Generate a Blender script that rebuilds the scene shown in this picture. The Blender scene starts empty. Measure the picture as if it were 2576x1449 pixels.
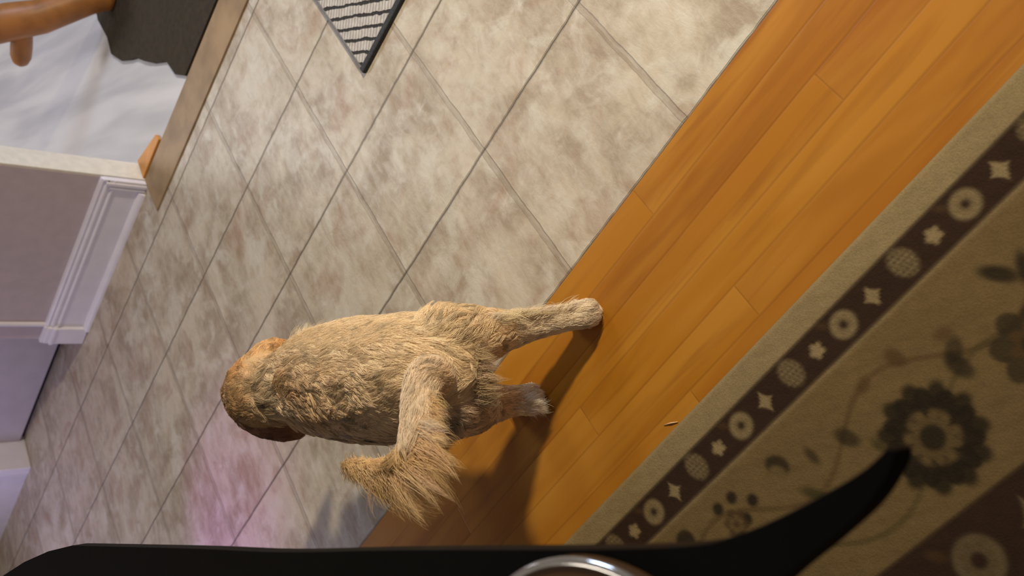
import bpy, bmesh, math, random
import numpy as np
from mathutils import Vector, Matrix

SC = bpy.context.scene
COL = SC.collection

# ---------------------------------------------------------------- camera
cam_d = bpy.data.cameras.new('camera')
cam = bpy.data.objects.new('camera', cam_d); COL.objects.link(cam)
right = Vector((-0.47139, -0.51180, -0.71823))
up = Vector((0.71044, -0.70290, 0.03460))
back = Vector((-0.52255, -0.49395, 0.69495))
m = Matrix((right, up, back)).transposed().to_4x4()
m.translation = Vector((-0.7369, -0.3513, 1.0805))
cam.matrix_world = m
cam_d.sensor_width = 36.0
cam_d.lens = 32.08
cam_d.clip_start = 0.02
cam_d.dof.use_dof = True
cam_d.dof.focus_distance = 1.35
cam_d.dof.aperture_fstop = 5.6
SC.camera = cam

# ---------------------------------------------------------------- world, lamps, exposure
SC.view_settings.view_transform = 'Standard'
SC.view_settings.look = 'None'
SC.view_settings.exposure = 0.0
SC.view_settings.gamma = 1.0
SC.view_settings.use_curve_mapping = False
w = bpy.data.worlds.new('room_ambient'); SC.world = w; w.use_nodes = True
w.node_tree.nodes['Background'].inputs[0].default_value = (1.0, 0.86, 0.72, 1)
w.node_tree.nodes['Background'].inputs[1].default_value = 0.18


def lamp(name, kind, loc, target, power, color, size=0.1, spot=None, blend=0.5):
    d = bpy.data.lights.new(name, kind)
    d.energy = power; d.color = color
    if kind == 'AREA': d.shape = 'DISK'; d.size = size
    elif kind in ('SPOT', 'POINT'): d.shadow_soft_size = size
    if spot: d.spot_size = math.radians(spot); d.spot_blend = blend
    o = bpy.data.objects.new(name, d); COL.objects.link(o)
    o.location = loc
    v = Vector(target) - Vector(loc)
    o.rotation_euler = v.to_track_quat('-Z', 'Y').to_euler()
    return o


lamp('kitchen_ceiling_lamp', 'SPOT', (0.74, -1.85, 1.80), (0.56, -0.05, 0.0), 350, (1.0, 0.86, 0.62), 0.085, 78, 1.0)
lamp('far_room_window_light', 'AREA', (2.3, -0.3, 1.5), (1.1, 0.3, 0.0), 20, (0.62, 0.74, 1.0), 0.7)
lamp('far_room_ceiling_lamp', 'AREA', (2.7, 2.3, 1.9), (2.2, 1.9, 0.0), 26, (0.97, 0.95, 1.0), 0.6)
lamp('television_glow', 'AREA', (0.75, 2.75, 0.5), (1.4, 1.75, 0.25), 2.9, (0.68, 0.60, 1.0), 0.5)
lamp('added_fill_lamp', 'AREA', (-0.75, 1.75, 0.95), (0.0, 0.65, 0.1), 2.6, (1.0, 0.88, 0.74), 0.4)  # unseen warm fill, added to lift the dog's left side and the shadows
lamp('violet_indicator_lamp', 'SPOT', (0.2, 1.85, 0.62), (0.37, 1.49, 0.0), 7.5, (0.62, 0.06, 1.0), 0.03, 50, 1.0)


# ---------------------------------------------------------------- helpers
def link(o, parent=None):
    COL.objects.link(o)
    if parent is not None: o.parent = parent
    return o


def tag(o, label=None, cat=None, group=None, kind=None):
    if label: o['label'] = label
    if cat: o['category'] = cat
    if group: o['group'] = group
    if kind: o['kind'] = kind
    return o


def empty(name, loc, label, cat):
    o = bpy.data.objects.new(name, None); COL.objects.link(o); o.location = loc
    return tag(o, label, cat)


def mesh_obj(name, verts, faces, mat, parent=None, smooth=False):
    me = bpy.data.meshes.new(name); me.from_pydata([tuple(v) for v in verts], [], faces); me.update()
    if mat: me.materials.append(mat)
    if smooth:
        me.polygons.foreach_set('use_smooth', [True] * len(me.polygons))
    return link(bpy.data.objects.new(name, me), parent)


def bm_obj(name, bm, mat, parent=None, smooth=False):
    bmesh.ops.recalc_face_normals(bm, faces=bm.faces)
    me = bpy.data.meshes.new(name); bm.to_mesh(me); bm.free()
    if mat: me.materials.append(mat)
    if smooth: me.polygons.foreach_set('use_smooth', [True] * len(me.polygons))
    return link(bpy.data.objects.new(name, me), parent)


def add_box(bm, lo, hi, bevel=0.0):
    r = bmesh.ops.create_cube(bm, size=1.0)
    vs = r['verts']
    c = (Vector(lo) + Vector(hi)) / 2; s = Vector(hi) - Vector(lo)
    for v in vs: v.co = Vector((v.co.x * s.x, v.co.y * s.y, v.co.z * s.z)) + c
    if bevel:
        es = {e for v in vs for e in v.link_edges}
        bmesh.ops.bevel(bm, geom=list(es), offset=bevel, segments=2, profile=0.6, affect='EDGES')


def add_tube(bm, pts, radii, seg=14, caps=True):
    rings = []
    n = len(pts)
    for i, p in enumerate(pts):
        p = Vector(p)
        t = (Vector(pts[min(i + 1, n - 1)]) - Vector(pts[max(i - 1, 0)])).normalized()
        a = t.orthogonal().normalized() if i == 0 else (prev - t * prev.dot(t)).normalized()
        prev = a; b = t.cross(a)
        rings.append([bm.verts.new(p + (a * math.cos(k * 2 * math.pi / seg) + b * math.sin(k * 2 * math.pi / seg)) * radii[i]) for k in range(seg)])
    for i in range(n - 1):
        for k in range(seg):
            bm.faces.new((rings[i][k], rings[i][(k + 1) % seg], rings[i + 1][(k + 1) % seg], rings[i + 1][k]))
    if caps:
        bm.faces.new(rings[0][::-1]); bm.faces.new(rings[-1])


def catmull(P, n=8, closed=False):
    P = [np.array(p, float) for p in P]; out = []
    N = len(P); rng = range(N if closed else N - 1)
    for i in rng:
        g = (lambda k: P[k % N]) if closed else (lambda k: P[min(max(k, 0), N - 1)])
        p0, p1, p2, p3 = g(i - 1), g(i), g(i + 1), g(i + 2)
        for k in range(n):
            t = k / n
            out.append(0.5 * (2 * p1 + (p2 - p0) * t + (2 * p0 - 5 * p1 + 4 * p2 - p3) * t * t + (3 * p1 - p0 - 3 * p2 + p3) * t ** 3))
    if not closed: out.append(P[-1])
    return out


# ---------------------------------------------------------------- material tools
class NT:
    def __init__(s, name):
        s.m = bpy.data.materials.new(name); s.m.use_nodes = True
        s.t = s.m.node_tree; s.b = s.t.nodes['Principled BSDF']

    def n(s, typ, **kw):
        x = s.t.nodes.new(typ)
        for k, v in kw.items(): setattr(x, k, v)
        return x

    def put(s, sock, v):
        if isinstance(v, bpy.types.NodeSocket): s.t.links.new(v, sock)
        elif isinstance(v, (tuple, list)) and len(v) == 3 and sock.type == 'RGBA': sock.default_value = (*v, 1)
        else: sock.default_value = v

    def math(s, op, a, b=0.0, c=None, clamp=False):
        x = s.n('ShaderNodeMath', operation=op, use_clamp=clamp)
        s.put(x.inputs[0], a); s.put(x.inputs[1], b)
        if c is not None: s.put(x.inputs[2], c)
        return x.outputs[0]

    def mix(s, f, a, b, mode='MIX'):
        x = s.n('ShaderNodeMix', data_type='RGBA', blend_type=mode)
        s.put(x.inputs[0], f); s.put(x.inputs[6], a); s.put(x.inputs[7], b)
        return x.outputs[2]

    def ramp(s, v, lo, hi, a=0.0, b=1.0):
        x = s.n('ShaderNodeMapRange', interpolation_type='SMOOTHSTEP')
        s.put(x.inputs[0], v); s.put(x.inputs[1], lo); s.put(x.inputs[2], hi); s.put(x.inputs[3], a); s.put(x.inputs[4], b)
        return x.outputs[0]

    def coords(s, scale=(1, 1, 1), rot=(0, 0, 0), warp=0.0, wscale=3.0):
        c = s.n('ShaderNodeTexCoord').outputs['Object']
        mp = s.n('ShaderNodeMapping'); s.t.links.new(c, mp.inputs[0])
        mp.inputs['Scale'].default_value = scale; mp.inputs['Rotation'].default_value = rot
        return mp.outputs[0]

    def noise(s, vec, scale, detail=4, rough=0.55, dist=0.0, color=False):
        x = s.n('ShaderNodeTexNoise')
        s.t.links.new(vec, x.inputs['Vector'])
        x.inputs['Scale'].default_value = scale; x.inputs['Detail'].default_value = detail
        x.inputs['Roughness'].default_value = rough; x.inputs['Distortion'].default_value = dist
        return x.outputs['Color' if color else 'Fac']

    def bump(s, h, strength=0.3, dist=0.002, normal=None):
        x = s.n('ShaderNodeBump'); s.put(x.inputs['Height'], h)
        x.inputs['Strength'].default_value = strength; x.inputs['Distance'].default_value = dist
        if normal is not None: s.put(x.inputs['Normal'], normal)
        s.t.links.new(x.outputs[0], s.b.inputs['Normal'])
        return x.outputs[0]

    def base(s, c=None, rough=None, spec=None, **kw):
        if c is not None: s.put(s.b.inputs['Base Color'], c)
        if rough is not None: s.put(s.b.inputs['Roughness'], rough)
        if spec is not None: s.put(s.b.inputs['Specular IOR Level'], spec)
        for k, v in kw.items(): s.put(s.b.inputs[k], v)
        return s.m


def paint(name, col, rough=0.5, nscale=40, var=0.06, bump=0.08, spec=0.4, **kw):
    t = NT(name); v = t.coords()
    f = t.noise(v, nscale, 5)
    c = t.mix(t.ramp(f, 0.3, 0.7), tuple(x * (1 - var) for x in col), tuple(min(1, x * (1 + var)) for x in col))
    t.bump(t.noise(v, nscale * 4, 3), bump, 0.001)
    return t.base(c, rough, spec, **kw)


# tile floor -----------------------------------------------------------------
TS = 0.305


def tile_material():
    t = NT('stone_look_tile')
    co = t.n('ShaderNodeTexCoord').outputs['Object']
    wob = t.noise(co, 22, 3, color=True)
    wv = t.n('ShaderNodeVectorMath', operation='SUBTRACT'); t.put(wv.inputs[0], wob); wv.inputs[1].default_value = (.5, .5, .5)
    ws = t.n('ShaderNodeVectorMath', operation='SCALE'); t.put(ws.inputs[0], wv.outputs[0]); ws.inputs['Scale'].default_value = 0.006
    wa = t.n('ShaderNodeVectorMath', operation='ADD'); t.put(wa.inputs[0], co); t.put(wa.inputs[1], ws.outputs[0])
    sp = t.n('ShaderNodeSeparateXYZ'); t.put(sp.inputs[0], wa.outputs[0])

    def dist(axis):
        q = t.math('ADD', t.math('DIVIDE', sp.outputs[axis], TS), 100.5)
        return t.math('MULTIPLY', t.math('ABSOLUTE', t.math('SUBTRACT', t.math('FRACT', q), 0.5)), TS)
    dx, dy = dist(0), dist(1)
    ax_wide = t.ramp(dx, 0.0026, 0.0042, 1, 0)
    ax_thin = t.ramp(dx, 0.0008, 0.0020, 1, 0)
    by_wide = t.ramp(dy, 0.0055, 0.0072, 1, 0)
    by_edge = t.ramp(t.math('ABSOLUTE', t.math('SUBTRACT', dy, 0.0058)), 0.0006, 0.0017, 1, 0)
    # per tile tint
    fx = t.math('FLOOR', t.math('DIVIDE', sp.outputs[0], TS)); fy = t.math('FLOOR', t.math('DIVIDE', sp.outputs[1], TS))
    cb = t.n('ShaderNodeCombineXYZ'); t.put(cb.inputs[0], fx); t.put(cb.inputs[1], fy)
    wn = t.n('ShaderNodeTexWhiteNoise'); t.put(wn.inputs['Vector'], cb.outputs[0])
    sh = t.n('ShaderNodeVectorMath', operation='MULTIPLY_ADD'); t.put(sh.inputs[0], wn.outputs['Color']); sh.inputs[1].default_value = (3, 3, 3); t.put(sh.inputs[2], co)
    v = sh.outputs[0]
    big = t.noise(v, 6.5, 5, 0.62, 0.35)
    mid = t.noise(v, 15, 6, 0.62, 0.5)
    pink = t.noise(v, 8.5, 4, 0.6, 0.8)
    mp = t.n('ShaderNodeMapping'); t.put(mp.inputs[0], v); mp.inputs['Rotation'].default_value = (0, 0, 0.75); mp.inputs['Scale'].default_value = (1, 2.6, 1)
    fine = t.noise(mp.outputs[0], 19, 7, 0.68, 0.35)
    c = t.mix(t.ramp(big, 0.36, 0.64), (0.345, 0.275, 0.200), (0.545, 0.475, 0.375))
    c = t.mix(t.ramp(mid, 0.46, 0.70, 0, 0.75), c, (0.61, 0.57, 0.49))
    c = t.mix(t.ramp(pink, 0.52, 0.70, 0, 0.65), c, (0.355, 0.235, 0.165))
    c = t.mix(t.ramp(fine, 0.40, 0.66, 0.0, 0.24), c, (0.72, 0.68, 0.59))
    c = t.mix(t.ramp(fine, 0.44, 0.33, 0.0, 0.20), c, (0.24, 0.18, 0.13))
    c = t.mix(t.math('MULTIPLY', by_wide, 0.34), c, (0.24, 0.19, 0.14))
    c = t.mix(t.math('MULTIPLY', by_edge, 0.30), c, (0.15, 0.115, 0.085))
    c = t.mix(t.math('MULTIPLY', ax_wide, 0.42), c, (0.17, 0.13, 0.09))
    c = t.mix(t.math('MULTIPLY', ax_thin, 0.72), c, (0.035, 0.026, 0.018))
    h = t.math('SUBTRACT', t.math('MULTIPLY', fine, 1.0), t.math('MULTIPLY', ax_wide, 1.3))
    h = t.math('SUBTRACT', h, t.math('MULTIPLY', by_wide, 0.5))
    h = t.math('ADD', h, t.math('MULTIPLY', mid, 0.8))
    t.bump(h, 0.55, 0.0022)
    return t.base(c, t.ramp(fine, 0.3, 0.7, 0.44, 0.34), 0.45)


def wood_material():
    t = NT('honey_hardwood_planks')
    co = t.n('ShaderNodeTexCoord').outputs['Object']
    sp = t.n('ShaderNodeSeparateXYZ'); t.put(sp.inputs[0], co)
    W = 0.057
    row = t.math('FLOOR', t.math('DIVIDE', sp.outputs[0], W))
    wr = t.n('ShaderNodeTexWhiteNoise', noise_dimensions='1D'); t.put(wr.inputs['W'], row)
    yy = t.math('ADD', sp.outputs[1], t.math('MULTIPLY', wr.outputs[0], 5.0))
    seg = t.math('FLOOR', t.math('DIVIDE', yy, 0.95))
    cb = t.n('ShaderNodeCombineXYZ'); t.put(cb.inputs[0], row); t.put(cb.inputs[1], seg)
    wn = t.n('ShaderNodeTexWhiteNoise'); t.put(wn.inputs['Vector'], cb.outputs[0])
    sh = t.n('ShaderNodeVectorMath', operation='MULTIPLY_ADD'); t.put(sh.inputs[0], wn.outputs['Color']); sh.inputs[1].default_value = (2, 7, 2); t.put(sh.inputs[2], co)
    mp = t.n('ShaderNodeMapping'); t.put(mp.inputs[0], sh.outputs[0]); mp.inputs['Scale'].default_value = (7, 0.7, 1)
    g = t.noise(mp.outputs[0], 4.5, 3, 0.5, 0.6)
    g2 = t.noise(mp.outputs[0], 2.2, 3, 0.5, 0.8)
    c = t.mix(wn.outputs['Value'], (0.30, 0.098, 0.006), (0.43, 0.175, 0.013))
    c = t.mix(t.ramp(g2, 0.35, 0.7, 0, 0.75), c, (0.48, 0.215, 0.026))
    c = t.mix(t.ramp(g, 0.52, 0.28, 0, 0.4), c, (0.21, 0.060, 0.004))
    dx = t.math('MULTIPLY', t.math('ABSOLUTE', t.math('SUBTRACT', t.math('FRACT', t.math('ADD', t.math('DIVIDE', sp.outputs[0], W), 50.5)), 0.5)), W)
    dy = t.math('MULTIPLY', t.math('ABSOLUTE', t.math('SUBTRACT', t.math('FRACT', t.math('ADD', t.math('DIVIDE', yy, 0.95), 50.5)), 0.5)), 0.95)
    seam = t.math('MAXIMUM', t.ramp(dx, 0.0004, 0.0030, 1, 0), t.ramp(dy, 0.0004, 0.0020, 1, 0))
    c = t.mix(t.math('MULTIPLY', seam, 0.20), c, (0.11, 0.032, 0.003))
    t.bump(t.math('SUBTRACT', t.math('MULTIPLY', g, 0.25), seam), 0.25, 0.0008)
    return t.base(c, 0.36, 0.4)


M_tile = tile_material(); M_wood = wood_material()
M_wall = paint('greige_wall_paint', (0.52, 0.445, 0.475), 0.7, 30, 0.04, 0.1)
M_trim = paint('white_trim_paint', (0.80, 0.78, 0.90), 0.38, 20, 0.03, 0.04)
M_door = paint('pale_door_paint', (0.50, 0.46, 0.50), 0.5, 18, 0.04, 0.04)
M_thresh = paint('brown_threshold', (0.29, 0.19, 0.10), 0.5, 9, 0.22, 0.2)
M_dark = paint('painted_gap_shade', (0.01, 0.009, 0.008), 0.8)

# ---------------------------------------------------------------- setting
def plane_obj(name, x0, y0, x1, y1, z, mat, thick=0.03):
    bm = bmesh.new(); add_box(bm, (x0, y0, z - thick), (x1, y1, z))
    return tag(bm_obj(name, bm, mat), kind='structure')


plane_obj('floor', 0.0, -2.6, 1.62, 4.2, 0.0, M_tile)
plane_obj('floor_hardwood', -2.2, -2.6, 0.0, 4.2, 0.0, M_wood)


def far_floor_material():
    t = NT('pale_far_floor')
    v = t.coords((1, 1, 1), (0, 0, -0.80))
    mp = t.n('ShaderNodeMapping'); t.put(mp.inputs[0], v); mp.inputs['Scale'].default_value = (0.3, 2.4, 1)
    f = t.noise(mp.outputs[0], 3.2, 3, 0.5, 0.4)
    c = t.mix(t.ramp(f, 0.35, 0.65), (0.42, 0.41, 0.42), (0.60, 0.58, 0.57))
    return t.base(c, 0.45, 0.4)


plane_obj('floor_far_room', 1.62, -2.6, 5.2, 4.2, 0.0, far_floor_material())
bm = bmesh.new(); add_box(bm, (1.395, -2.6, 0.0), (1.62, 1.305, 0.0022)); add_box(bm, (1.470, 1.305, 0.0), (1.62, 1.878, 0.0022))
tag(bm_obj('floor_far_room_edge', bm, far_floor_material()), kind='structure')

# threshold across the opening
bm = bmesh.new(); add_box(bm, (1.262, -2.6, 0.0), (1.395, 1.300, 0.006), 0.002)
tag(bm_obj('trim_1', bm, M_thresh), 'flat brown threshold strip across the opening beside the tile floor', kind='structure')

# wall between tile floor and far room: pier, recessed door, rest of the wall
XF = 1.392
bm = bmesh.new()
add_box(bm, (XF, 1.305, 0.0), (1.468, 1.985, 2.4))
add_box(bm, (1.468, 1.88, 0.0), (1.53, 1.985, 2.4))
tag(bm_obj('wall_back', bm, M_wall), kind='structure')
bm = bmesh.new()
add_box(bm, (1.53, 1.88, 0.0), (1.60, 4.2, 2.4))
add_box(bm, (XF, 2.70, 0.0), (1.53, 4.2, 2.4))
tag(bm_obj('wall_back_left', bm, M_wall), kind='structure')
bm = bmesh.new(); add_box(bm, (XF + 0.002, 1.2975, 0.0), (1.470, 1.3048, 2.4), 0.002)
tag(bm_obj('trim_5', bm, paint('cream_jamb_paint', (0.80, 0.77, 0.72), 0.45)), kind='structure')
# corner bead (bright rounded edge) and door jamb
bm = bmesh.new(); add_tube(bm, [(XF - 0.001, 1.915, 0.13), (XF - 0.001, 1.915, 2.4)], [0.0085, 0.0085], 12)
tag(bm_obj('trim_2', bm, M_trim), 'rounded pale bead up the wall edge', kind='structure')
bm = bmesh.new(); add_box(bm, (XF - 0.022, 2.66, 0.0), (1.525, 2.70, 2.1), 0.004)
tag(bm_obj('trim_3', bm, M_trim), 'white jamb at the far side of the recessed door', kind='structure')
# the recessed door with a dark gap below
bm = bmesh.new(); add_box(bm, (1.492, 1.985, 0.018), (1.528, 2.66, 2.05), 0.003)
tag(bm_obj('door_1', bm, M_door), kind='structure')
bm = bmesh.new(); add_box(bm, (1.515, 1.985, 0.0), (1.529, 2.66, 0.022))  # solid black strip standing in for the shade under the door
tag(bm_obj('door_gap_shade', bm, M_dark), kind='structure')


def profile_board(name, prof, path, mat, label=None):
    """extrude a (depth, height) profile along a path of (x, y, nx, ny) stations"""
    bm = bmesh.new(); rings = []
    for (x, y, nx, ny) in path:
        rings.append([bm.verts.new((x + nx * d, y + ny * d, z)) for d, z in prof])
    for a, b in zip(rings, rings[1:]):
        for k in range(len(prof)):
            k2 = (k + 1) % len(prof)
            bm.faces.new((a[k], a[k2], b[k2], b[k]))
    bm.faces.new(rings[0]); bm.faces.new(rings[-1][::-1])
    return tag(bm_obj(name, bm, mat), label, kind='structure')


BP = [(0, 0), (0.013, 0), (0.013, 0.088), (0.018, 0.091), (0.018, 0.095), (0.0125, 0.099), (0.0165, 0.108), (0.0165, 0.112),
      (0.011, 0.118), (0.014, 0.124), (0.011, 0.130), (0, 0.131)]
# board on the pier front, mitred return at the right end, wrapped at the left end
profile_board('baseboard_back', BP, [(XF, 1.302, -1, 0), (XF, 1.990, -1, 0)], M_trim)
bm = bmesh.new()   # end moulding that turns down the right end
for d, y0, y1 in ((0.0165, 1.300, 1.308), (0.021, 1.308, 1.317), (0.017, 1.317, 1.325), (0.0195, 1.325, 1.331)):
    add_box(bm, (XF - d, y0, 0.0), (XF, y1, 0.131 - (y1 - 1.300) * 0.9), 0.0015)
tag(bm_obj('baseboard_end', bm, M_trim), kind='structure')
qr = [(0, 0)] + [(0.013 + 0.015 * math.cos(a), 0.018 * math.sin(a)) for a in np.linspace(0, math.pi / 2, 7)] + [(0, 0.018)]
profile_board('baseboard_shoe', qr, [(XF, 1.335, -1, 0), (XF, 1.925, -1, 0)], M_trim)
# outside corner block where the board wraps the wall edge
bm = bmesh.new()
add_box(bm, (XF - 0.024, 1.915, 0.002), (XF, 1.985, 0.098), 0.003)
add_box(bm, (XF - 0.029, 1.912, 0.096), (XF, 1.985, 0.108), 0.003)
add_box(bm, (XF - 0.022, 1.915, 0.106), (XF, 1.985, 0.124), 0.004)
add_box(bm, (XF - 0.017, 1.915, 0.122), (XF, 1.985, 0.133), 0.003)
tag(bm_obj('baseboard_corner', bm, M_trim), kind='structure')
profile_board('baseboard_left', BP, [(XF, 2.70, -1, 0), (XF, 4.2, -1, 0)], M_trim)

# little triangular orange wood piece in the corner of the opening
bm = bmesh.new()
P3 = [(1.397, 1.150), (1.425, 1.155), (1.468, 1.288), (1.397, 1.294)]
lo = [bm.verts.new((x, y, 0.002)) for x, y in P3]; hi = [bm.verts.new((x, y, 0.012)) for x, y in P3]
bm.faces.new(lo[::-1]); bm.faces.new(hi)
for k in range(4): bm.faces.new((lo[k], lo[(k + 1) % 4], hi[(k + 1) % 4], hi[k]))
bmesh.ops.bevel(bm, geom=list(bm.edges), offset=0.0012, segments=1, affect='EDGES')
tag(bm_obj('wood_wedge', bm, paint('orange_wood', (0.56, 0.24, 0.05), 0.45, 15, 0.15)),
    'small orange wooden wedge on the floor at the end of the white baseboard', 'wood piece')

# ---------------------------------------------------------------- far room: dark mat and wooden stand
M_darkmat = paint('dark_brown_mat', (0.028, 0.018, 0.007), 0.9, 60, 0.25, 0.4)
outl = [(1.400, -1.6), (1.400, 0.93), (1.455, 0.965), (1.53, 0.975), (1.60, 1.03), (1.66, 1.065), (1.72, 1.095), (1.753, 1.125), (1.812, 1.170), (1.90, 1.205),
        (1.969, 1.190), (2.084, 1.200), (2.166, 1.180), (2.278, 1.10), (2.5, 0.4), (2.4, 0.0), (2.4, -1.6)]
bm = bmesh.new()
lo = [bm.verts.new((x, y, 0.003)) for x, y in outl]; hi = [bm.verts.new((x, y, 0.010)) for x, y in outl]
bm.faces.new(hi); bm.faces.new(lo[::-1])
for k in range(len(outl)): bm.faces.new((lo[k], lo[(k + 1) % len(outl)], hi[(k + 1) % len(outl)], hi[k]))
tag(bm_obj('dark_mat', bm, M_darkmat), 'dark brown floor mat with a ragged edge on the pale floor past the threshold', 'mat')

M_stand = paint('reddish_wood', (0.42, 0.17, 0.045), 0.42, 12, 0.2)
st = empty('wooden_stand', (2.0, 1.13, 0.0), 'reddish brown wooden furniture stand with a rounded foot on the pale far floor', 'furniture')


def loc_pts(pts, o):
    return [tuple(Vector(p) - Vector(o)) for p in pts]


SO = (2.0, 1.13, 0.0)
bm = bmesh.new()
add_tube(bm, loc_pts([(2.030, 1.082, 0.0125), (2.030, 1.083, 0.03), (2.024, 1.105, 0.08), (2.014, 1.196, 0.20), (2.018, 1.235, 0.27), (2.041, 1.290, 0.33), (2.09, 1.38, 0.45)], SO), [0.040, 0.042, 0.046, 0.052, 0.056, 0.056, 0.054], 18)
bm_obj('leg', bm, M_stand, st, True)
bm = bmesh.new()
A = Vector((2.006, 1.210, 0.245)); Dn = Vector((0.035, 0.185, -0.040))
add_tube(bm, loc_pts([A + Dn * k for k in (0, 0.35, 0.6, 0.8, 0.92, 1.0)], SO), [0.026, 0.030, 0.032, 0.031, 0.024, 0.010], 18)
bm_obj('peg', bm, M_stand, st, True)

# ---------------------------------------------------------------- grey woven mat, top of the picture
def woven_material():
    t = NT('grey_black_weave')
    v = t.coords((1, 1, 1), (0, 0, math.radians(-38)))
    sp = t.n('ShaderNodeSeparateXYZ'); t.put(sp.inputs[0], v)
    n = t.noise(v, 30, 3, 0.5, 0, True)
    a = t.math('ADD', sp.outputs[1], t.math('MULTIPLY', t.noise(v, 45, 2), 0.010))
    st = t.math('ABSOLUTE', t.math('SUBTRACT', t.math('FRACT', t.math('ADD', t.math('DIVIDE', a, 0.0255), 40.0)), 0.5))
    stripe = t.ramp(st, 0.09, 0.17, 1, 0)
    b = t.math('ADD', sp.outputs[0], t.math('MULTIPLY', t.noise(v, 50, 2), 0.006))
    kn = t.math('ABSOLUTE', t.math('SUBTRACT', t.math('FRACT', t.math('ADD', t.math('DIVIDE', b, 0.0105), 60.0)), 0.5))
    knot = t.ramp(kn, 0.28, 0.5, 0, 0.55)
    c = t.mix(t.noise(v, 60, 4), (0.34, 0.31, 0.28), (0.66, 0.62, 0.58))
    c = t.mix(knot, c, (0.16, 0.14, 0.13))
    c = t.mix(t.math('MULTIPLY', stripe, 0.95), c, (0.018, 0.017, 0.018))
    t.bump(t.math('SUBTRACT', t.math('MULTIPLY', t.noise(v, 90, 4), 0.5), t.math('ADD', t.math('MULTIPLY', stripe, 1.2), knot)), 0.7, 0.004)
    return t.base(c, 0.85, 0.2)


mt = empty('woven_mat', (0.707, 0.425, 0.0), 'grey and black ribbed woven floor mat with dark edging lying on the tiles', 'mat')
bm = bmesh.new(); add_box(bm, (0.012, -0.62, 0.0005), (0.52, -0.006, 0.009), 0.002)
bm_obj('weave', bm, woven_material(), mt)
M_bind = paint('charcoal_binding', (0.035, 0.036, 0.040), 0.8, 200, 0.3, 0.4)
bm = bmesh.new(); add_box(bm, (0.0, -0.62, 0.0005), (0.015, 0.0, 0.0105), 0.003)
tag(bm_obj('binding', bm, M_bind, mt), 'charcoal edge binding')
bm = bmesh.new(); add_box(bm, (0.015, -0.007, 0.0005), (0.52, 0.0, 0.0095), 0.002)
tag(bm_obj('binding', bm, paint('grey_binding', (0.16, 0.15, 0.145), 0.8, 200, 0.2, 0.4), mt), 'thin grey edge binding')

# ---------------------------------------------------------------- patterned rug
def sstep(a, b, x):
    t = np.clip((x - a) / (b - a), 0, 1); return t * t * (3 - 2 * t)


def noise2(x, y, seed, scale, octs=3):
    r = np.random.default_rng(seed); out = np.zeros_like(x); amp = 1.0
    for o in range(octs):
        for _ in range(7):
            a = r.uniform(0, 2 * np.pi); f = scale * (2 ** o) * r.uniform(0.6, 1.4)
            out += amp * np.sin((x * np.cos(a) + y * np.sin(a)) * f + r.uniform(0, 6.28))
        amp *= 0.55
    return out / 7.0


RX0, RX1, RY0, RY1 = -1.28, -0.308, -1.15, 1.35
step = 0.0032
nx = int((RX1 - RX0) / step) + 1; ny = int((RY1 - RY0) / step) + 1
gx, gy = np.meshgrid(np.linspace(RX0, RX1, nx), np.linspace(RY0, RY1, ny))
S = np.array
BEIGE, FIELD, DARK, LIGHT, BROWN = S([.27, .20, .10]), S([.150, .100, .042]), S([.032, .017, .011]), S([.27, .20, .10]), S([.080, .045, .018])
CHAR, GREEN = S([.017, .013, .008]), S([.045, .038, .013])
colr = np.tile(BEIGE, (ny, nx, 1))
nz = noise2(gx, gy, 3, 300, 2)


def lay(mask, c):
    global colr
    colr = colr * (1 - mask[..., None]) + c * mask[..., None]


def disc(cx, cy, rx, ry, rot=0, soft=0.0035):
    c, s_ = math.cos(rot), math.sin(rot)
    u = ((gx - cx) * c + (gy - cy) * s_) / rx; v = (-(gx - cx) * s_ + (gy - cy) * c) / ry
    r = np.sqrt(u * u + v * v); k = soft / min(rx, ry)
    return 1 - sstep(1 - k, 1 + k, r)


def petals(cx, cy, r0, r1, n, ph=0.0, soft=0.003):
    dx, dy = gx - cx, gy - cy; r = np.hypot(dx, dy); a = np.arctan2(dy, dx)
    R_ = r0 + (r1 - r0) * np.abs(np.cos((a - ph) * n / 2))
    return 1 - sstep(R_ - soft, R_ + soft, r)


def diamond(cx, cy, rx, ry, soft=0.003):
    u = (np.abs(gx - cx) / rx) ** 0.75 + (np.abs(gy - cy) / ry) ** 0.75
    return 1 - sstep(0.8, 1.15, u)


def band(xa, xb, c, soft=0.003):
    lay(sstep(xa - soft, xa + soft, gx) * (1 - sstep(xb - soft, xb + soft, gx)), c)


band(-2, -0.402, FIELD * 1.05)
# scroll stems in the field
wob = 0.032 * np.sin(gy * 21 + 0.6) - 0.475
lay((1 - sstep(0.002, 0.006, np.abs(gx - wob))) * (gx < -0.41) * 0.55, BROWN)
wob2 = 0.045 * np.sin(gy * 15 + 2.6) - 0.545
lay((1 - sstep(0.002, 0.005, np.abs(gx - wob2))) * (gx < -0.44) * 0.45, GREEN)
rr = np.random.default_rng(11)


def leafm(cx, cy, rx, ry, rot, c, k=0.9): lay(disc(cx, cy, rx, ry, rot, 0.004) * k, c)


def flower(cx, cy, r, c, c2, n=8, k=0.95):
    lay(petals(cx, cy, r * 0.74, r, n, rr.uniform(0, 1)) * k, c)
    lay(petals(cx, cy, r * 0.38, r * 0.55, n, 0.4, 0.004) * 0.75, c2)
    lay(disc(cx, cy, r * 0.26, r * 0.26) * 0.9, c)


PER = 0.1975
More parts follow.
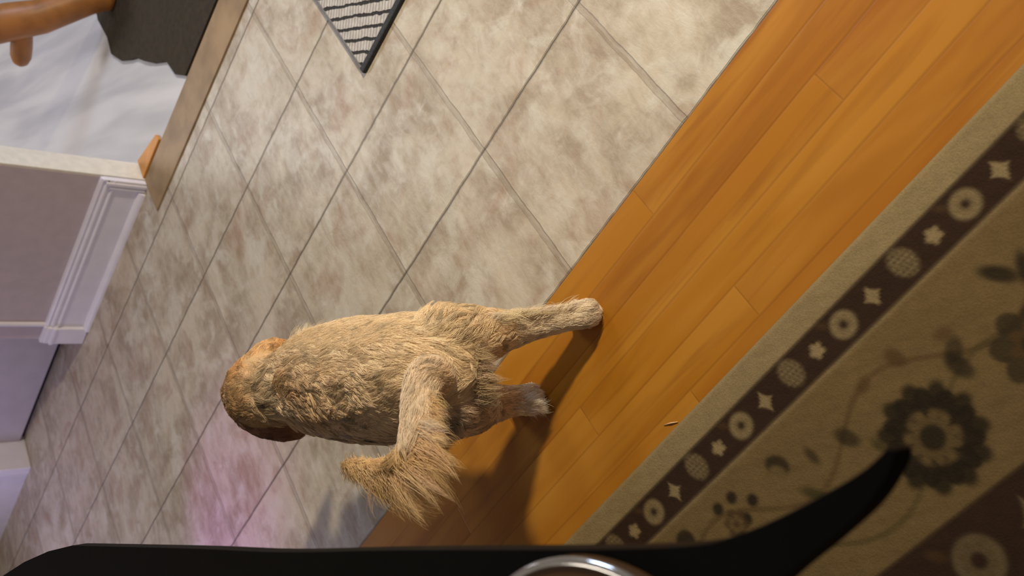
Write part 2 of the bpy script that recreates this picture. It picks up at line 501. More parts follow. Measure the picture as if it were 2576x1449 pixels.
# repeated field motifs (spaced with a longer repeat), as placed in the visible repeat
FP = 1.10
for s_ in (-1, 0, 1):
    o = s_ * FP
    flower(-0.541, 0.036 + o, 0.058, CHAR, FIELD * 0.9, 11)
    for k in range(11):
        a = k * 2 * math.pi / 11 + 0.3
        leafm(-0.541 + 0.049 * math.cos(a), 0.036 + o + 0.049 * math.sin(a), 0.016, 0.0115, a, CHAR, 0.92)
    for k in range(6):
        a = k * 2 * math.pi / 6
        leafm(-0.541 + 0.029 * math.cos(a), 0.036 + o + 0.029 * math.sin(a), 0.008, 0.004, a + 1.5, FIELD * 0.95, 0.6)
    leafm(-0.456, -0.142 + o, 0.022, 0.009, 0.6, CHAR); leafm(-0.470, -0.165 + o, 0.019, 0.008, -0.5, CHAR)
    flower(-0.535, -0.115 + o, 0.046, CHAR * 1.3, BROWN, 7, 0.8)
    leafm(-0.501, -0.042 + o, 0.019, 0.011, 0.2, CHAR, 0.8); leafm(-0.485, -0.050 + o, 0.010, 0.016, 0.8, CHAR, 0.7)
    leafm(-0.447, 0.006 + o, 0.014, 0.009, 0.3, BROWN, 0.8); leafm(-0.464, -0.054 + o, 0.012, 0.007, 1.2, BROWN, 0.7)
    leafm(-0.446, 0.058 + o, 0.012, 0.008, 2.0, BROWN, 0.7); leafm(-0.478, 0.117 + o, 0.017, 0.010, 0.5, CHAR, 0.75)
    leafm(-0.509, 0.092 + o, 0.010, 0.006, 0.3, GREEN, 0.8); leafm(-0.466, 0.169 + o, 0.013, 0.006, 0.1, CHAR, 0.7)
    leafm(-0.503, 0.198 + o, 0.019, 0.007, 0.7, GREEN, 0.9)
    lay(disc(-0.446, 0.216 + o, 0.018, 0.013, 0.7) * 0.85, CHAR); lay(disc(-0.453, 0.221 + o, 0.012, 0.008, 0.7) * 0.8, FIELD * 1.1)
    for (x, y) in ((-0.436, 0.300), (-0.457, 0.276), (-0.435, 0.328), (-0.470, 0.300), (-0.485, 0.325)):
        lay(disc(x, y + o, 0.0085, 0.0085) * 0.95, CHAR)
    flower(-0.466, 0.317 + o, 0.020, BROWN * 0.8, FIELD, 6, 0.8)
    lay(disc(-0.437, 0.402 + o, 0.016, 0.016) * 0.9, CHAR); leafm(-0.46, 0.385 + o, 0.015, 0.006, 0.7, BROWN)
    flower(-0.51, 0.47 + o, 0.05, CHAR, BROWN, 8, 0.8); flower(-0.47, 0.62 + o, 0.035, BROWN, FIELD, 6, 0.8)
    flower(-0.54, 0.75 + o, 0.06, CHAR, FIELD, 9, 0.8)
# borders
def border(xc, hw, k, ph, LIGHT=LIGHT):
    band(xc - hw, xc + hw, DARK)
    n0 = int((RY0 - 0.4) / (PER * k)) - 1; n1 = int((RY1 + 0.4) / (PER * k)) + 1
    for i in range(n0, n1):
        y = ph + i * PER * k
        lay(disc(xc, y, 0.0172 * k, 0.0178 * k, 0, 0.004) * 0.92, LIGHT * 0.88)
        lay(disc(xc, y, 0.0058 * k, 0.0058 * k, 0, 0.004), DARK)
        lay(petals(xc, y, 0.009 * k, 0.013 * k, 8) * (1 - disc(xc, y, 0.008 * k, 0.008 * k)) * 0.35, BROWN)
        lay(diamond(xc, y - 0.050 * k, 0.017 * k, 0.0125 * k) * 0.9, LIGHT)
        lay(petals(xc, y + 0.048 * k, 0.007 * k, 0.0108 * k, 5, 0.3) * 0.95, LIGHT)
        lac = disc(xc + 0.003, y + 0.094 * k, 0.020 * k, 0.016 * k, 0.3)
        q = 0.5 + 0.5 * np.sin((gx + gy * 0.8) * 620 / k) * np.cos((gx * 0.5 - gy) * 420 / k)
        lay(lac * (0.25 + 0.6 * q), LIGHT * 0.85)
        lay(disc(xc + 0.017 * k, y + 0.022 * k, 0.008 * k, 0.004 * k, 0.8) * 0.5, BROWN)


border(-0.3755, 0.0270, 1.0, 0.025)
lay((1 - sstep(0.0015, 0.004, np.abs(gx + 0.4045))) * 0.5, LIGHT)
border(-0.668, 0.050, 1.62, 0.090, LIGHT * 0.55)
band(-1.4, -0.722, FIELD * 0.9); band(-1.4, -0.76, DARK * 1.1)
colr *= (1 + 0.07 * noise2(gx, gy, 5, 55, 3) + 0.05 * nz)[..., None]
colr = np.clip(colr, 0.004, 1)
hz = 0.0085 + 0.0005 * nz + 0.0003 * noise2(gx, gy, 9, 900, 1)
edge = np.minimum.reduce([gx - RX0, RX1 - gx, gy - RY0, RY1 - gy])
hz = hz * np.sqrt(np.clip(edge / 0.006, 0.02, 1))
V = np.stack([gx - RX1, gy, hz], -1).reshape(-1, 3)
idx = np.arange(nx * ny).reshape(ny, nx)
Fq = np.stack([idx[:-1, :-1], idx[:-1, 1:], idx[1:, 1:], idx[1:, :-1]], -1).reshape(-1, 4)
me = bpy.data.meshes.new('patterned_rug')
me.vertices.add(len(V)); me.vertices.foreach_set('co', V.ravel())
me.loops.add(len(Fq) * 4); me.loops.foreach_set('vertex_index', Fq.ravel())
me.polygons.add(len(Fq)); me.polygons.foreach_set('loop_start', np.arange(len(Fq)) * 4)
me.update(calc_edges=True); me.validate()
me.polygons.foreach_set('use_smooth', np.ones(len(Fq), bool))
ca = me.color_attributes.new('pattern', 'FLOAT_COLOR', 'POINT')
ca.data.foreach_set('color', np.concatenate([colr.reshape(-1, 3), np.ones((nx * ny, 1))], 1).astype(np.float32).ravel())
t = NT('rug_wool')
at = t.n('ShaderNodeAttribute', attribute_name='pattern')
v = t.coords()
fuzz = t.noise(v, 420, 3, 0.7)
cc = t.mix(t.ramp(fuzz, 0.3, 0.7, 0, 0.22), at.outputs['Color'], (0.05, 0.03, 0.015))
t.bump(fuzz, 0.5, 0.002)
me.materials.append(t.base(cc, 0.95, 0.1))
rug = link(bpy.data.objects.new('patterned_rug', me)); rug.location = (RX1, 0, 0.0008)
tag(rug, 'beige and dark brown patterned area rug with rosette border on the hardwood', 'rug')

# splinter by the rug edge and the small mark on the plank
bm = bmesh.new(); add_tube(bm, [(0, 0, 0), (0.006, 0.010, 0.0008), (0.012, 0.022, 0)], [0.0006, 0.0012, 0.0004], 6)
sl = bm_obj('wood_splinter', bm, paint('pale_splinter', (0.75, 0.5, 0.28), 0.5), None, True); sl.location = (-0.3045, 0.304, 0.0012)
tag(sl, 'tiny pale wood splinter on the hardwood against the rug edge', 'splinter')

# ---------------------------------------------------------------- black table beside the camera
TBZ = 0.62
tb = empty('black_table', (-0.55, 0.75, 0.0), 'black table with a curved edge close to the camera, mostly out of frame', 'table')
edge_up = [(-0.030, 0.857), (-0.242, 0.540), (-0.350, 0.381), (-0.454, 0.218), (-0.572, 0.036), (-0.613, -0.031), (-0.624, -0.057), (-0.632, -0.084), (-0.639, -0.118), (-0.643, -0.145), (-0.6425, -0.163)]
edge_lo = [(-0.6455, -0.165), (-0.651, -0.158), (-0.6575, -0.135), (-0.659, -0.104), (-0.659, -0.063), (-0.664, -0.005), (-0.680, 0.067), (-0.95, 0.30)]
body = [(-0.95, 1.25), (-0.30, 1.50), (0.05, 1.45), (0.12, 1.25), (0.117, 1.175), (0.068, 1.052), (0.019, 0.947)]
crv = [tuple(p) for p in catmull(edge_up, 6)] + [tuple(p) for p in catmull(edge_lo, 6)] + body
bm = bmesh.new()
O2 = (-0.55, 0.75)
lo = [bm.verts.new((x - O2[0], y - O2[1], TBZ - 0.022)) for x, y in crv]; hi = [bm.verts.new((x - O2[0], y - O2[1], TBZ)) for x, y in crv]
ft = bm.faces.new(hi); fb = bm.faces.new(lo[::-1])
for k in range(len(crv)):
    bm.faces.new((lo[k], lo[(k + 1) % len(crv)], hi[(k + 1) % len(crv)], hi[k]))
M_black = paint('black_lacquer', (0.004, 0.0035, 0.003), 0.6, 30, 0.1, 0.02, spec=0.08)
top = bm_obj('tabletop', bm, M_black, tb)
md = top.modifiers.new('bevel', 'BEVEL'); md.width = 0.003; md.segments = 3; md.limit_method = 'ANGLE'
for (x, y) in ((-0.20, 1.32), (-0.85, 1.18), (-0.88, 0.50), (-0.62, 0.72)):
    bm = bmesh.new()
    add_tube(bm, [(x - O2[0], y - O2[1], 0.0105), (x - O2[0], y - O2[1], TBZ - 0.024)], [0.016, 0.024], 14)
    bm_obj('leg', bm, M_black, tb, True)

# round brown tray with a chrome rim on the table
def ring_center():
    return (-0.6747, 0.1290)


RCX, RCY = ring_center(); RR = 0.1299
tr = empty('round_tray', (RCX, RCY, TBZ), 'round brown tray with a shiny chrome rim at the lower edge on the black table', 'tray')
bm = bmesh.new()
N = 72; prof = [(0.0, 0.002), (RR - 0.006, 0.002), (RR - 0.002, 0.004)]
add_tube(bm, [(-0.005, -0.0055, 0.0006), (-0.005, -0.0055, 0.003)], [RR + 0.005, RR + 0.005], 72)
bm_obj('plate', bm, paint('brown_tray', (0.10, 0.05, 0.02), 0.4), tr)
bm = bmesh.new()
rings = []
for k in range(N):
    a = 2 * math.pi * k / N
    rings.append([bm.verts.new(((RR + 0.0032 * math.cos(b)) * math.cos(a), (RR + 0.0032 * math.cos(b)) * math.sin(a), 0.0036 + 0.0032 * math.sin(b))) for b in np.linspace(0, 2 * math.pi, 13)[:-1]])
for k in range(N):
    for j in range(12):
        bm.faces.new((rings[k][j], rings[(k + 1) % N][j], rings[(k + 1) % N][(j + 1) % 12], rings[k][(j + 1) % 12]))
M_chrome = paint('chrome', (0.85, 0.85, 0.84), 0.12, Metallic=1.0)
tag(bm_obj('rim', bm, M_chrome, tr, True), 'chrome rim')

# ---------------------------------------------------------------- the dog
FW = np.array([0.639, 0.769, 0.0]); LF = np.array([-0.769, 0.639, 0.0]); UPV = np.array([0, 0, 1.0])
DO = np.array([-0.187, 0.335, 0.0])
YAW = math.atan2(FW[1], FW[0])      # the dog's own frame: x forward, y left, z up
dog = empty('dog', tuple(DO), 'cream and golden long-haired dog walking away, hind paws on the hardwood', 'dog')
dog.rotation_euler = (0, 0, YAW)

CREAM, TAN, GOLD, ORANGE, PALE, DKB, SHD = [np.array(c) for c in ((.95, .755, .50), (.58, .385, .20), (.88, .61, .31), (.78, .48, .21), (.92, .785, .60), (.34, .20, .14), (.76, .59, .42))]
# chains of (x, y, z, radius); per chain: name, colour, fur length, comb sense (+1 along chain, -1 against), strands density, curl, lift
CH = []


def chain(name, pts, col, ln, sense, dens=1.0, curl=0.0, lift=0.25, fur=True):
    CH.append(dict(name=name, pts=[np.array(p, float) for p in pts], col=col, ln=ln, sense=sense, dens=dens, curl=curl, lift=lift, fur=fur))


chain('trunk', [(0.108, -0.014, 0.270, 0.060), (0.135, -0.014, 0.268, 0.078), (0.18, -0.010, 0.262, 0.090), (0.245, -0.004, 0.256, 0.097), (0.320, -0.004, 0.256, 0.099),
                (0.390, -0.004, 0.256, 0.094), (0.435, -0.003, 0.268, 0.078)], CREAM, 0.020, -1, 1.0, 1.0, 0.22)
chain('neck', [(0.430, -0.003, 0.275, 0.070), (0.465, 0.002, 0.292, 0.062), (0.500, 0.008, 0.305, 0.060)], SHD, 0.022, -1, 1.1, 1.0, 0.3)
chain('head', [(0.510, 0.006, 0.308, 0.062), (0.532, 0.010, 0.308, 0.064), (0.552, 0.014, 0.300, 0.060)], ORANGE, 0.015, -1, 1.3, 0.8, 0.25)
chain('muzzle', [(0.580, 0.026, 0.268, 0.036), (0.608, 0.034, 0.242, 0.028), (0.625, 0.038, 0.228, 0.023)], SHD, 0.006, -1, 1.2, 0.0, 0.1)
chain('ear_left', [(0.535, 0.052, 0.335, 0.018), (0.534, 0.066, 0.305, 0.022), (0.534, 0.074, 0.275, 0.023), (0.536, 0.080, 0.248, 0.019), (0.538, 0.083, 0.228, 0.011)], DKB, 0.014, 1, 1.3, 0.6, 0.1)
chain('ear_right', [(0.512, -0.036, 0.335, 0.018), (0.526, -0.052, 0.305, 0.021), (0.545, -0.060, 0.275, 0.021), (0.555, -0.064, 0.250, 0.014)], ORANGE, 0.016, 1, 1.3, 0.6, 0.12)
chain('thigh_right', [(0.112, -0.052, 0.258, 0.054), (0.108, -0.060, 0.210, 0.046), (0.106, -0.067, 0.165, 0.035)], CREAM, 0.026, 1, 1.0, 0.8, 0.25)
chain('shin_right', [(0.106, -0.067, 0.165, 0.034), (0.100, -0.073, 0.130, 0.028), (0.088, -0.079, 0.095, 0.023)], PALE, 0.024, 1, 1.2, 0.5, 0.22)
chain('foot_right', [(0.088, -0.079, 0.095, 0.023), (0.062, -0.087, 0.055, 0.021), (0.046, -0.093, 0.026, 0.022), (0.062, -0.095, 0.018, 0.018)], PALE, 0.018, 1, 1.3, 0.4, 0.2)
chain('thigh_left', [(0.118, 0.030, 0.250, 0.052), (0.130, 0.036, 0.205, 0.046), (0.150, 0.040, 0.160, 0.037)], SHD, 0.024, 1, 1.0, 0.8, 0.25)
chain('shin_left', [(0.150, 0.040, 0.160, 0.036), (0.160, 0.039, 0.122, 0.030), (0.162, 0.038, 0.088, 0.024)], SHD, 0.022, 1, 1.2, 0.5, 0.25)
chain('foot_left', [(0.162, 0.038, 0.088, 0.024), (0.172, 0.038, 0.052, 0.023), (0.176, 0.038, 0.026, 0.024), (0.196, 0.038, 0.018, 0.020)], PALE, 0.022, 1, 1.4, 0.4, 0.3)
for sgn, fx in ((1, 0.375), (-1, 0.315)):
    y = 0.045 * sgn - 0.004
    chain('foreleg', [(0.385, y, 0.225, 0.042), (0.370, y, 0.165, 0.030), (fx - 0.01, y, 0.110, 0.021), (fx, y, 0.055, 0.018), (fx, y, 0.022, 0.020), (fx + 0.022, y, 0.017, 0.018)], PALE, 0.016, 1, 0.8, 0.4, 0.2)
chain('tail', [(0.082, -0.006, 0.300, 0.036), (0.060, 0.000, 0.330, 0.028), (0.036, 0.020, 0.360, 0.022), (0.014, 0.050, 0.385, 0.018), (0.007, 0.076, 0.400, 0.015),
               (0.032, 0.096, 0.405, 0.012), (0.064, 0.102, 0.405, 0.010), (0.098, 0.103, 0.404, 0.008), (0.136, 0.103, 0.400, 0.006)], GOLD, 0.022, 1, 1.4, 0.35, 0.2)

bm = bmesh.new()


def blob(p, r):
    bmesh.ops.create_icosphere(bm, subdivisions=2, radius=r, matrix=Matrix.Translation(Vector(p)))


for c in CH:
    P4 = catmull(c['pts'], 8)
    for p in P4: blob(p[:3], max(p[3], 0.005))
# buttock, shoulders, brow, cheeks, toes
for p, r in (((0.098, -0.040, 0.250), 0.040), ((0.105, 0.022, 0.250), 0.042), ((0.375, 0.045, 0.245), 0.044), ((0.375, -0.050, 0.245), 0.044),
             ((0.560, 0.035, 0.275), 0.034), ((0.560, -0.008, 0.275), 0.034), ((0.20, 0, 0.225), 0.075), ((0.30, 0, 0.215), 0.078)):
    blob(p, r)
for (px, py, dx) in ((0.064, -0.095, 1), (0.200, 0.040, 1), (0.397, 0.041, 1), (0.337, -0.049, 1)):
    for k, oy in enumerate((-0.0135, -0.0047, 0.0047, 0.0135)):
        blob((px + 0.010 + (0.004 if k in (1, 2) else 0), py + oy, 0.0095), 0.0088)
tmp = bm_obj('dog_tmp', bm, None)
rm = tmp.modifiers.new('r', 'REMESH'); rm.mode = 'VOXEL'; rm.voxel_size = 0.0042
sm = tmp.modifiers.new('s', 'SMOOTH'); sm.factor = 0.5; sm.iterations = 7
bpy.context.view_layer.update()
dg = bpy.context.evaluated_depsgraph_get()
bme = bpy.data.meshes.new_from_object(tmp.evaluated_get(dg))
bpy.data.objects.remove(tmp)
bme.name = 'dog_body'
nv = len(bme.vertices)
BV = np.empty(nv * 3); bme.vertices.foreach_get('co', BV); BV = BV.reshape(-1, 3)
# keep paws on the floor
BV[:, 2] = np.maximum(BV[:, 2], 0.0012); bme.vertices.foreach_set('co', BV.ravel()); bme.update()

# nearest bone lookup
SEG = []
for ci, c in enumerate(CH):
    for a, b in zip(c['pts'], c['pts'][1:]): SEG.append((ci, a, b))


def nearest(Q):
    best = np.full(len(Q), 1e9); ch = np.zeros(len(Q), int); sg = np.zeros(len(Q), int); tt = np.zeros(len(Q))
    for i, (ci, a, b) in enumerate(SEG):
        ab = b[:3] - a[:3]; t_ = np.clip(((Q - a[:3]) @ ab) / (ab @ ab), 0, 1)
        d = np.linalg.norm(Q - (a[:3] + t_[:, None] * ab), axis=1) - (a[3] + (b[3] - a[3]) * t_)
        k = d < best
        best[k] = d[k]; ch[k] = ci; sg[k] = i; tt[k] = t_[k]
    return ch, sg, tt


def n3(Q, seed, scale):
    r = np.random.default_rng(seed); o = np.zeros(len(Q))
    for _ in range(9):
        d = r.normal(size=3); d /= np.linalg.norm(d)
        o += np.sin(Q @ d * scale * r.uniform(.6, 1.5) + r.uniform(0, 6.28))
    return o / 4.5


def coat_colour(Q, ch):
    cols = np.array([c['col'] for c in CH])[ch].copy()
    names = np.array([c['name'] for c in CH])[ch]
    a = n3(Q, 21, 55); b = n3(Q, 22, 120)
    trunk = names == 'trunk'
    # darker tan, wavy saddle along the spine and neck; pale clipped flank
    sad = sstep(-0.040, -0.005, Q[:, 1]) * (1 - sstep(0.055, 0.085, Q[:, 1])) * sstep(0.16, 0.30, Q[:, 0])
    m_ = (trunk * sad * np.clip(0.65 + 0.35 * a, 0, 1))[:, None]
    cols = cols * (1 - m_) + TAN * m_
    m_ = (trunk * sstep(0.055, 0.09, Q[:, 1]) * 0.5)[:, None]; cols = cols * (1 - m_) + np.array([.74, .63, .48]) * m_
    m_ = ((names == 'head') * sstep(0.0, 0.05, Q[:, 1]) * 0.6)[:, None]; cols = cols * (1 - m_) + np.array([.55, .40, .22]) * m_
    m_ = ((names == 'tail') * (1 - sstep(0.055, 0.085, Q[:, 1])))[:, None]; cols = cols * (1 - m_) + np.array([.82, .66, .48]) * m_
    hn = np.isin(names, ['head', 'neck', 'ear_right'])
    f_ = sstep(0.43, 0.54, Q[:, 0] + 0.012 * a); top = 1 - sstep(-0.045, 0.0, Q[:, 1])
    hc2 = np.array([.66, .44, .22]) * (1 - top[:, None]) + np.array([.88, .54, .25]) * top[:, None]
    nk = np.array([.72, .57, .38])
    cols = np.where(hn[:, None], nk * (1 - f_[:, None]) + hc2 * f_[:, None], cols)
    cols *= (1 + 0.10 * b)[:, None]
    return np.clip(cols / np.maximum(1, cols.max(1, keepdims=True) / 0.95), 0.02, 0.95)


ch, sg, tt = nearest(BV)
bc = coat_colour(BV, ch) * 0.72
ca = bme.color_attributes.new('coat', 'FLOAT_COLOR', 'POINT')
ca.data.foreach_set('color', np.concatenate([bc, np.ones((nv, 1))], 1).astype(np.float32).ravel())
t = NT('dog_skin_fur'); at = t.n('ShaderNodeAttribute', attribute_name='coat')
t.bump(t.noise(t.coords(), 160, 4), 0.4, 0.003)
bme.materials.clear(); bme.materials.append(t.base(at.outputs['Color'], 0.85, 0.1))
bme.polygons.foreach_set('use_smooth', np.ones(len(bme.polygons), bool))
bodyo = link(bpy.data.objects.new('body', bme), dog)

# nose, eyes
bm = bmesh.new(); bmesh.ops.create_uvsphere(bm, u_segments=16, v_segments=10, radius=0.0105, matrix=Matrix.Translation((0.646, 0.041, 0.226)) @ Matrix.Diagonal((0.8, 1.15, 0.8, 1)))
tag(bm_obj('nose', bm, paint('black_nose', (0.02, 0.014, 0.012), 0.35), dog, True), 'dark nose')
for p in ((0.607, 0.000, 0.292), (0.600, 0.046, 0.290)):
    bm = bmesh.new(); bmesh.ops.create_uvsphere(bm, u_segments=14, v_segments=10, radius=0.0075, matrix=Matrix.Translation(p))
    tag(bm_obj('eye', bm, paint('dark_eye', (0.02, 0.01, 0.006), 0.08), dog, True), 'dark brown eye')

# --- fur strands as hair curves
bme.calc_loop_triangles()
ntri = len(bme.loop_triangles)
TI = np.empty(ntri * 3, int); bme.loop_triangles.foreach_get('vertices', TI); TI = TI.reshape(-1, 3)
VN = np.empty(nv * 3); bme.vertices.foreach_get('normal', VN); VN = VN.reshape(-1, 3)
rng = np.random.default_rng(5)
e1 = BV[TI[:, 1]] - BV[TI[:, 0]]; e2 = BV[TI[:, 2]] - BV[TI[:, 0]]
area = np.linalg.norm(np.cross(e1, e2), axis=1) / 2


def unit(v): return v / (np.linalg.norm(v, axis=-1, keepdims=True) + 1e-9)


def roots(n):
    k = rng.choice(ntri, n, p=area / area.sum()); u = rng.random((n, 2)); f = u.sum(1) > 1; u[f] = 1 - u[f]
    P_ = BV[TI[k, 0]] + u[:, :1] * e1[k] + u[:, 1:] * e2[k]
    N_ = unit((VN[TI[k, 0]] + VN[TI[k, 1]] + VN[TI[k, 2]]))
    return P_, N_


def hair_material():
    t = NT('fur_strand'); at = t.n('ShaderNodeAttribute', attribute_name='tint')
    hi_ = t.n('ShaderNodeHairInfo')
    c = t.mix(t.math('MULTIPLY', t.ramp(hi_.outputs['Intercept'], 0.0, 0.45, 1, 0), 0.08), at.outputs['Color'], (0.20, 0.12, 0.06))
    return t.base(c, 0.55, 0.25)


M_hair = hair_material()


def make_hair(name, pts, tint, r0, parent, label=None):
    n, k, _ = pts.shape
    hc = bpy.data.hair_curves.new(name)
    hc.add_curves([k] * n)
    hc.attributes['position'].data.foreach_set('vector', pts.astype(np.float32).ravel())
    ra = hc.attributes.get('radius') or hc.attributes.new('radius', 'FLOAT', 'POINT')
    tpr = np.linspace(1, 0.12, k) ** 0.8
    ra.data.foreach_set('value', (r0[:, None] * tpr[None]).astype(np.float32).ravel())
    ta = hc.attributes.new('tint', 'FLOAT_COLOR', 'CURVE')
    ta.data.foreach_set('color', np.concatenate([tint, np.ones((n, 1))], 1).astype(np.float32).ravel())
    hc.materials.append(M_hair)
    o = bpy.data.objects.new(name, hc); link(o, parent)
    if label: o['label'] = label
    return o


K = 7
P_, N_ = roots(150000)
ch, sg, tt = nearest(P_)
dens = np.array([c['dens'] for c in CH])[ch]
keep = rng.random(len(P_)) < dens / 1.4
P_, N_, ch, sg, tt = P_[keep], N_[keep], ch[keep], sg[keep], tt[keep]
sdir = unit(np.array([(b[:3] - a[:3]) for _, a, b in SEG]))
comb = sdir[sg] * np.array([c['sense'] for c in CH])[ch][:, None]
names = np.array([c['name'] for c in CH])[ch]
trunk = (names == 'trunk') | (names == 'neck')
comb = comb + np.where(trunk[:, None], np.array([0, 0, -0.45]), 0) * (1 - np.abs(N_[:, 2:3])) * 1.6
# low frequency clump swirl
sw = np.stack([n3(P_, 31, 75), n3(P_, 32, 75), n3(P_, 33, 75)], 1)
sw2 = np.stack([n3(P_, 34, 190), n3(P_, 35, 190), n3(P_, 36, 190)], 1)
curl = np.array([c['curl'] for c in CH])[ch]
wav = curl.copy()
wav[names == 'trunk'] *= (0.28 + 0.9 * sstep(-0.035, 0.02, P_[names == 'trunk'][:, 1]) * sstep(0.10, 0.26, P_[names == 'trunk'][:, 0]))
comb = comb + sw * 0.50 * wav[:, None] + sw2 * 0.34 * wav[:, None] + sw2 * 0.08
comb = unit(comb - N_ * (comb * N_).sum(1, keepdims=True))
lift = np.array([c['lift'] for c in CH])[ch] * (1 + 0.5 * wav * np.clip(sw2[:, 0], -1, 1))
d0 = unit(comb + N_ * (lift + 0.25)[:, None] + rng.normal(size=P_.shape) * 0.09)
ln = np.array([c['ln'] for c in CH])[ch] * rng.uniform(0.65, 1.2, len(P_))
side = np.cross(N_, comb)
ph = (P_ @ np.array([90., 60., 75.])) + 2 * sw[:, 1]
pts = np.empty((len(P_), K, 3)); cur = P_ - N_ * 0.001; pts[:, 0] = cur
for k in range(1, K):
    f = k / (K - 1)
    d = unit(d0 * (1 - f) + comb * f * (1 + 0.0) - N_ * (0.10 * f) + side * (0.55 * wav * np.sin(ph + f * 5.2))[:, None])
    cur = cur + d * (ln / (K - 1))[:, None]
    pts[:, k] = cur
# strands gather into locks: pull tips towards the tip of the nearest lock centre
from mathutils.kdtree import KDTree
cidx = rng.choice(len(P_), 5200, replace=False)
kd = KDTree(len(cidx))
for q_, i_ in enumerate(cidx): kd.insert(P_[i_], q_)
kd.balance()
own = np.array([kd.find(p)[1] for p in P_]); cen = cidx[own]
pull = (0.30 + 0.45 * np.clip(wav, 0, 1))
pull[np.isin(names, ['head', 'muzzle'])] = 0.25
same = (ch[cen] == ch) | trunk
pull = pull * np.where(same, 1, 0.0)
for k in range(1, K):
    f = (k / (K - 1)) ** 1.3
    pts[:, k] += (pts[cen, k] - pts[:, k]) * (pull * f)[:, None]
lock_tone = rng.normal(1.0, 0.22, len(cidx))[own]
pts[:, :, 2] = np.maximum(pts[:, :, 2], 0.0015)
tint = coat_colour(P_, ch) * (1 + 0.16 * np.clip(sw2[:, 1:2], -1, 1) * (0.4 + wav[:, None])) * (1 + (lock_tone - 1) * (0.35 + 0.9 * wav))[:, None] * rng.uniform(0.88, 1.12, (len(P_), 1))
make_hair('coat', pts, np.clip(tint / np.maximum(1, tint.max(1, keepdims=True) / 0.93), 0.02, 0.97), rng.uniform(0.00022, 0.00034, len(P_)), dog, 'cream and golden fur coat')


def locks(base_pts, n, per, length, dirs, spread, col, name, label, droop=0.25, wave=0.25, seed=1, conv=38, fat=0.0045):
    """feathering: n locks rooted along a chain, every lock a bundle of strands that meet at a tip"""
    r = np.random.default_rng(seed); K2 = 12
    B = np.array([p[:3] for p in catmull(base_pts, 14)]); out = []; tn = []; rad = []
    for i in range(n):
        s_ = r.random(); bi = s_ * (len(B) - 1.001); k0 = int(bi); b = B[k0] + (B[k0 + 1] - B[k0]) * (bi - k0)
        # direction interpolated over the chain
        q = s_ * (len(dirs) - 1.001); j = int(q); d = np.array(dirs[j]) * (1 - q + j) + np.array(dirs[j + 1]) * (q - j)
        d = d / np.linalg.norm(d) + r.normal(size=3) * spread; d /= np.linalg.norm(d)
        L_ = np.interp(s_, np.linspace(0, 1, len(length)), length) * r.uniform(0.6, 1.12)
        w1 = unit(np.cross(d, [0, 0, 1.0])); phs = r.uniform(0, 6.28); wv = wave * r.uniform(0.4, 1.2)
        tone = np.array(col) * r.uniform(0.72, 1.22) * np.array([1, 1 + r.normal() * 0.03, 1 + r.normal() * 0.08])
        for _ in range(per):
            off = r.normal(size=3) * fat; p = b + off; pts_ = [p]
            lj = L_ * r.uniform(0.75, 1.05)
            for k in range(1, K2):
                f = k / (K2 - 1)
                dd = d + w1 * wv * math.sin(phs + f * 3.6) + np.array([0, 0, -droop * f * f * 2]) - off * (conv * f)
                dd /= np.linalg.norm(dd); p = p + dd * lj / (K2 - 1); pts_.append(p)
            out.append(pts_); tn.append(tone * r.uniform(0.9, 1.1)); rad.append(r.uniform(0.00018, 0.00030))
    make_hair(name, np.array(out), np.clip(np.array(tn) / np.maximum(1, np.array(tn).max(1, keepdims=True) / 0.93), 0.02, 0.95), np.array(rad), dog, label)


tailc = [c for c in CH if c['name'] == 'tail'][0]['pts']
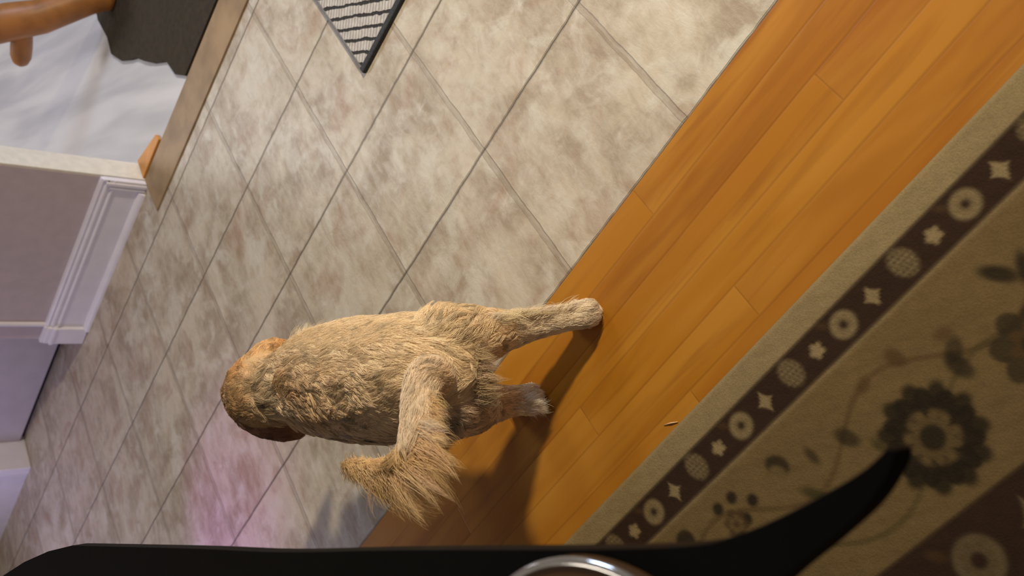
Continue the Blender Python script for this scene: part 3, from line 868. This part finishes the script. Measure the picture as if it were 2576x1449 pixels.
# tail plume: hangs outwards (backwards) from the curled tail
locks(tailc[2:9], 300, 24, (0.040, 0.066, 0.080, 0.078, 0.060, 0.034, 0.016), [(-.85, .45, -.05), (-.72, .66, -.1), (-.62, .78, -.12), (-.55, .85, -.12), (-.50, .85, -.12), (-.3, .9, -.1), (.5, .5, -.1)], 0.13, (.88, .62, .33),
      'tail_feathering', 'long golden feathering on the tail', 0.22, 0.75, 3, 20, 0.0055)
locks(tailc[3:5], 40, 26, (0.034, 0.044, 0.036), [(-.95, .2, -.1), (-.95, .3, -.2), (-.9, .4, -.2)], 0.22, (.92, .78, .62), 'tail_feathering', 'whitish tuft on the back of the tail', 0.25, 0.6, 13, 24, 0.005)
locks(tailc[1:4], 70, 30, (0.018, 0.026, 0.034), [(-.5, .8, .1), (-.7, .7, 0), (-.85, .6, 0)], 0.22, (.84, .69, .50), 'tail_feathering', 'pale fur at the root of the tail', 0.2, 0.3, 4)
locks([(0.070, -0.050, 0.245), (0.062, -0.025, 0.245), (0.060, 0.005, 0.240), (0.072, 0.030, 0.235)], 70, 30, (0.034, 0.042, 0.036), [(-.45, .1, -1), (-.4, .2, -1), (-.3, .2, -1)], 0.32, (.60, .45, .28),
      'rump_feathering', 'ruffled fur under the tail', 0.2, 0.5, 6)
locks([(0.080, -0.080, 0.21), (0.078, -0.088, 0.16), (0.070, -0.092, 0.11), (0.045, -0.10, 0.06)], 46, 30, (0.030, 0.030, 0.024), [(-.5, -.4, -1), (-.4, -.3, -1), (-.3, -.3, -1)], 0.22, (.86, .72, .52),
      'leg_feathering', 'pale feathering on the right hind leg', 0.15, 0.3, 7)
locks([(0.150, 0.042, 0.10), (0.155, 0.042, 0.06), (0.162, 0.040, 0.035)], 60, 26, (0.028, 0.036, 0.032), [(-.5, .5, -.8), (-.6, -.2, -.7), (-.5, .5, -.5)], 0.4, (.86, .78, .64),
      'leg_feathering', 'whitish feathering on the left hind paw', 0.1, 0.3, 8)
locks([(0.43, -0.078, 0.25), (0.46, -0.070, 0.27), (0.49, -0.066, 0.27)], 30, 26, (0.030, 0.034, 0.030), [(-.2, -.9, -.5), (.1, -1, -.4), (.2, -1, -.5)], 0.3, (.86, .72, .53),
      'shoulder_ruff', 'pale tuft sticking out at the right shoulder', 0.2, 0.3, 9)
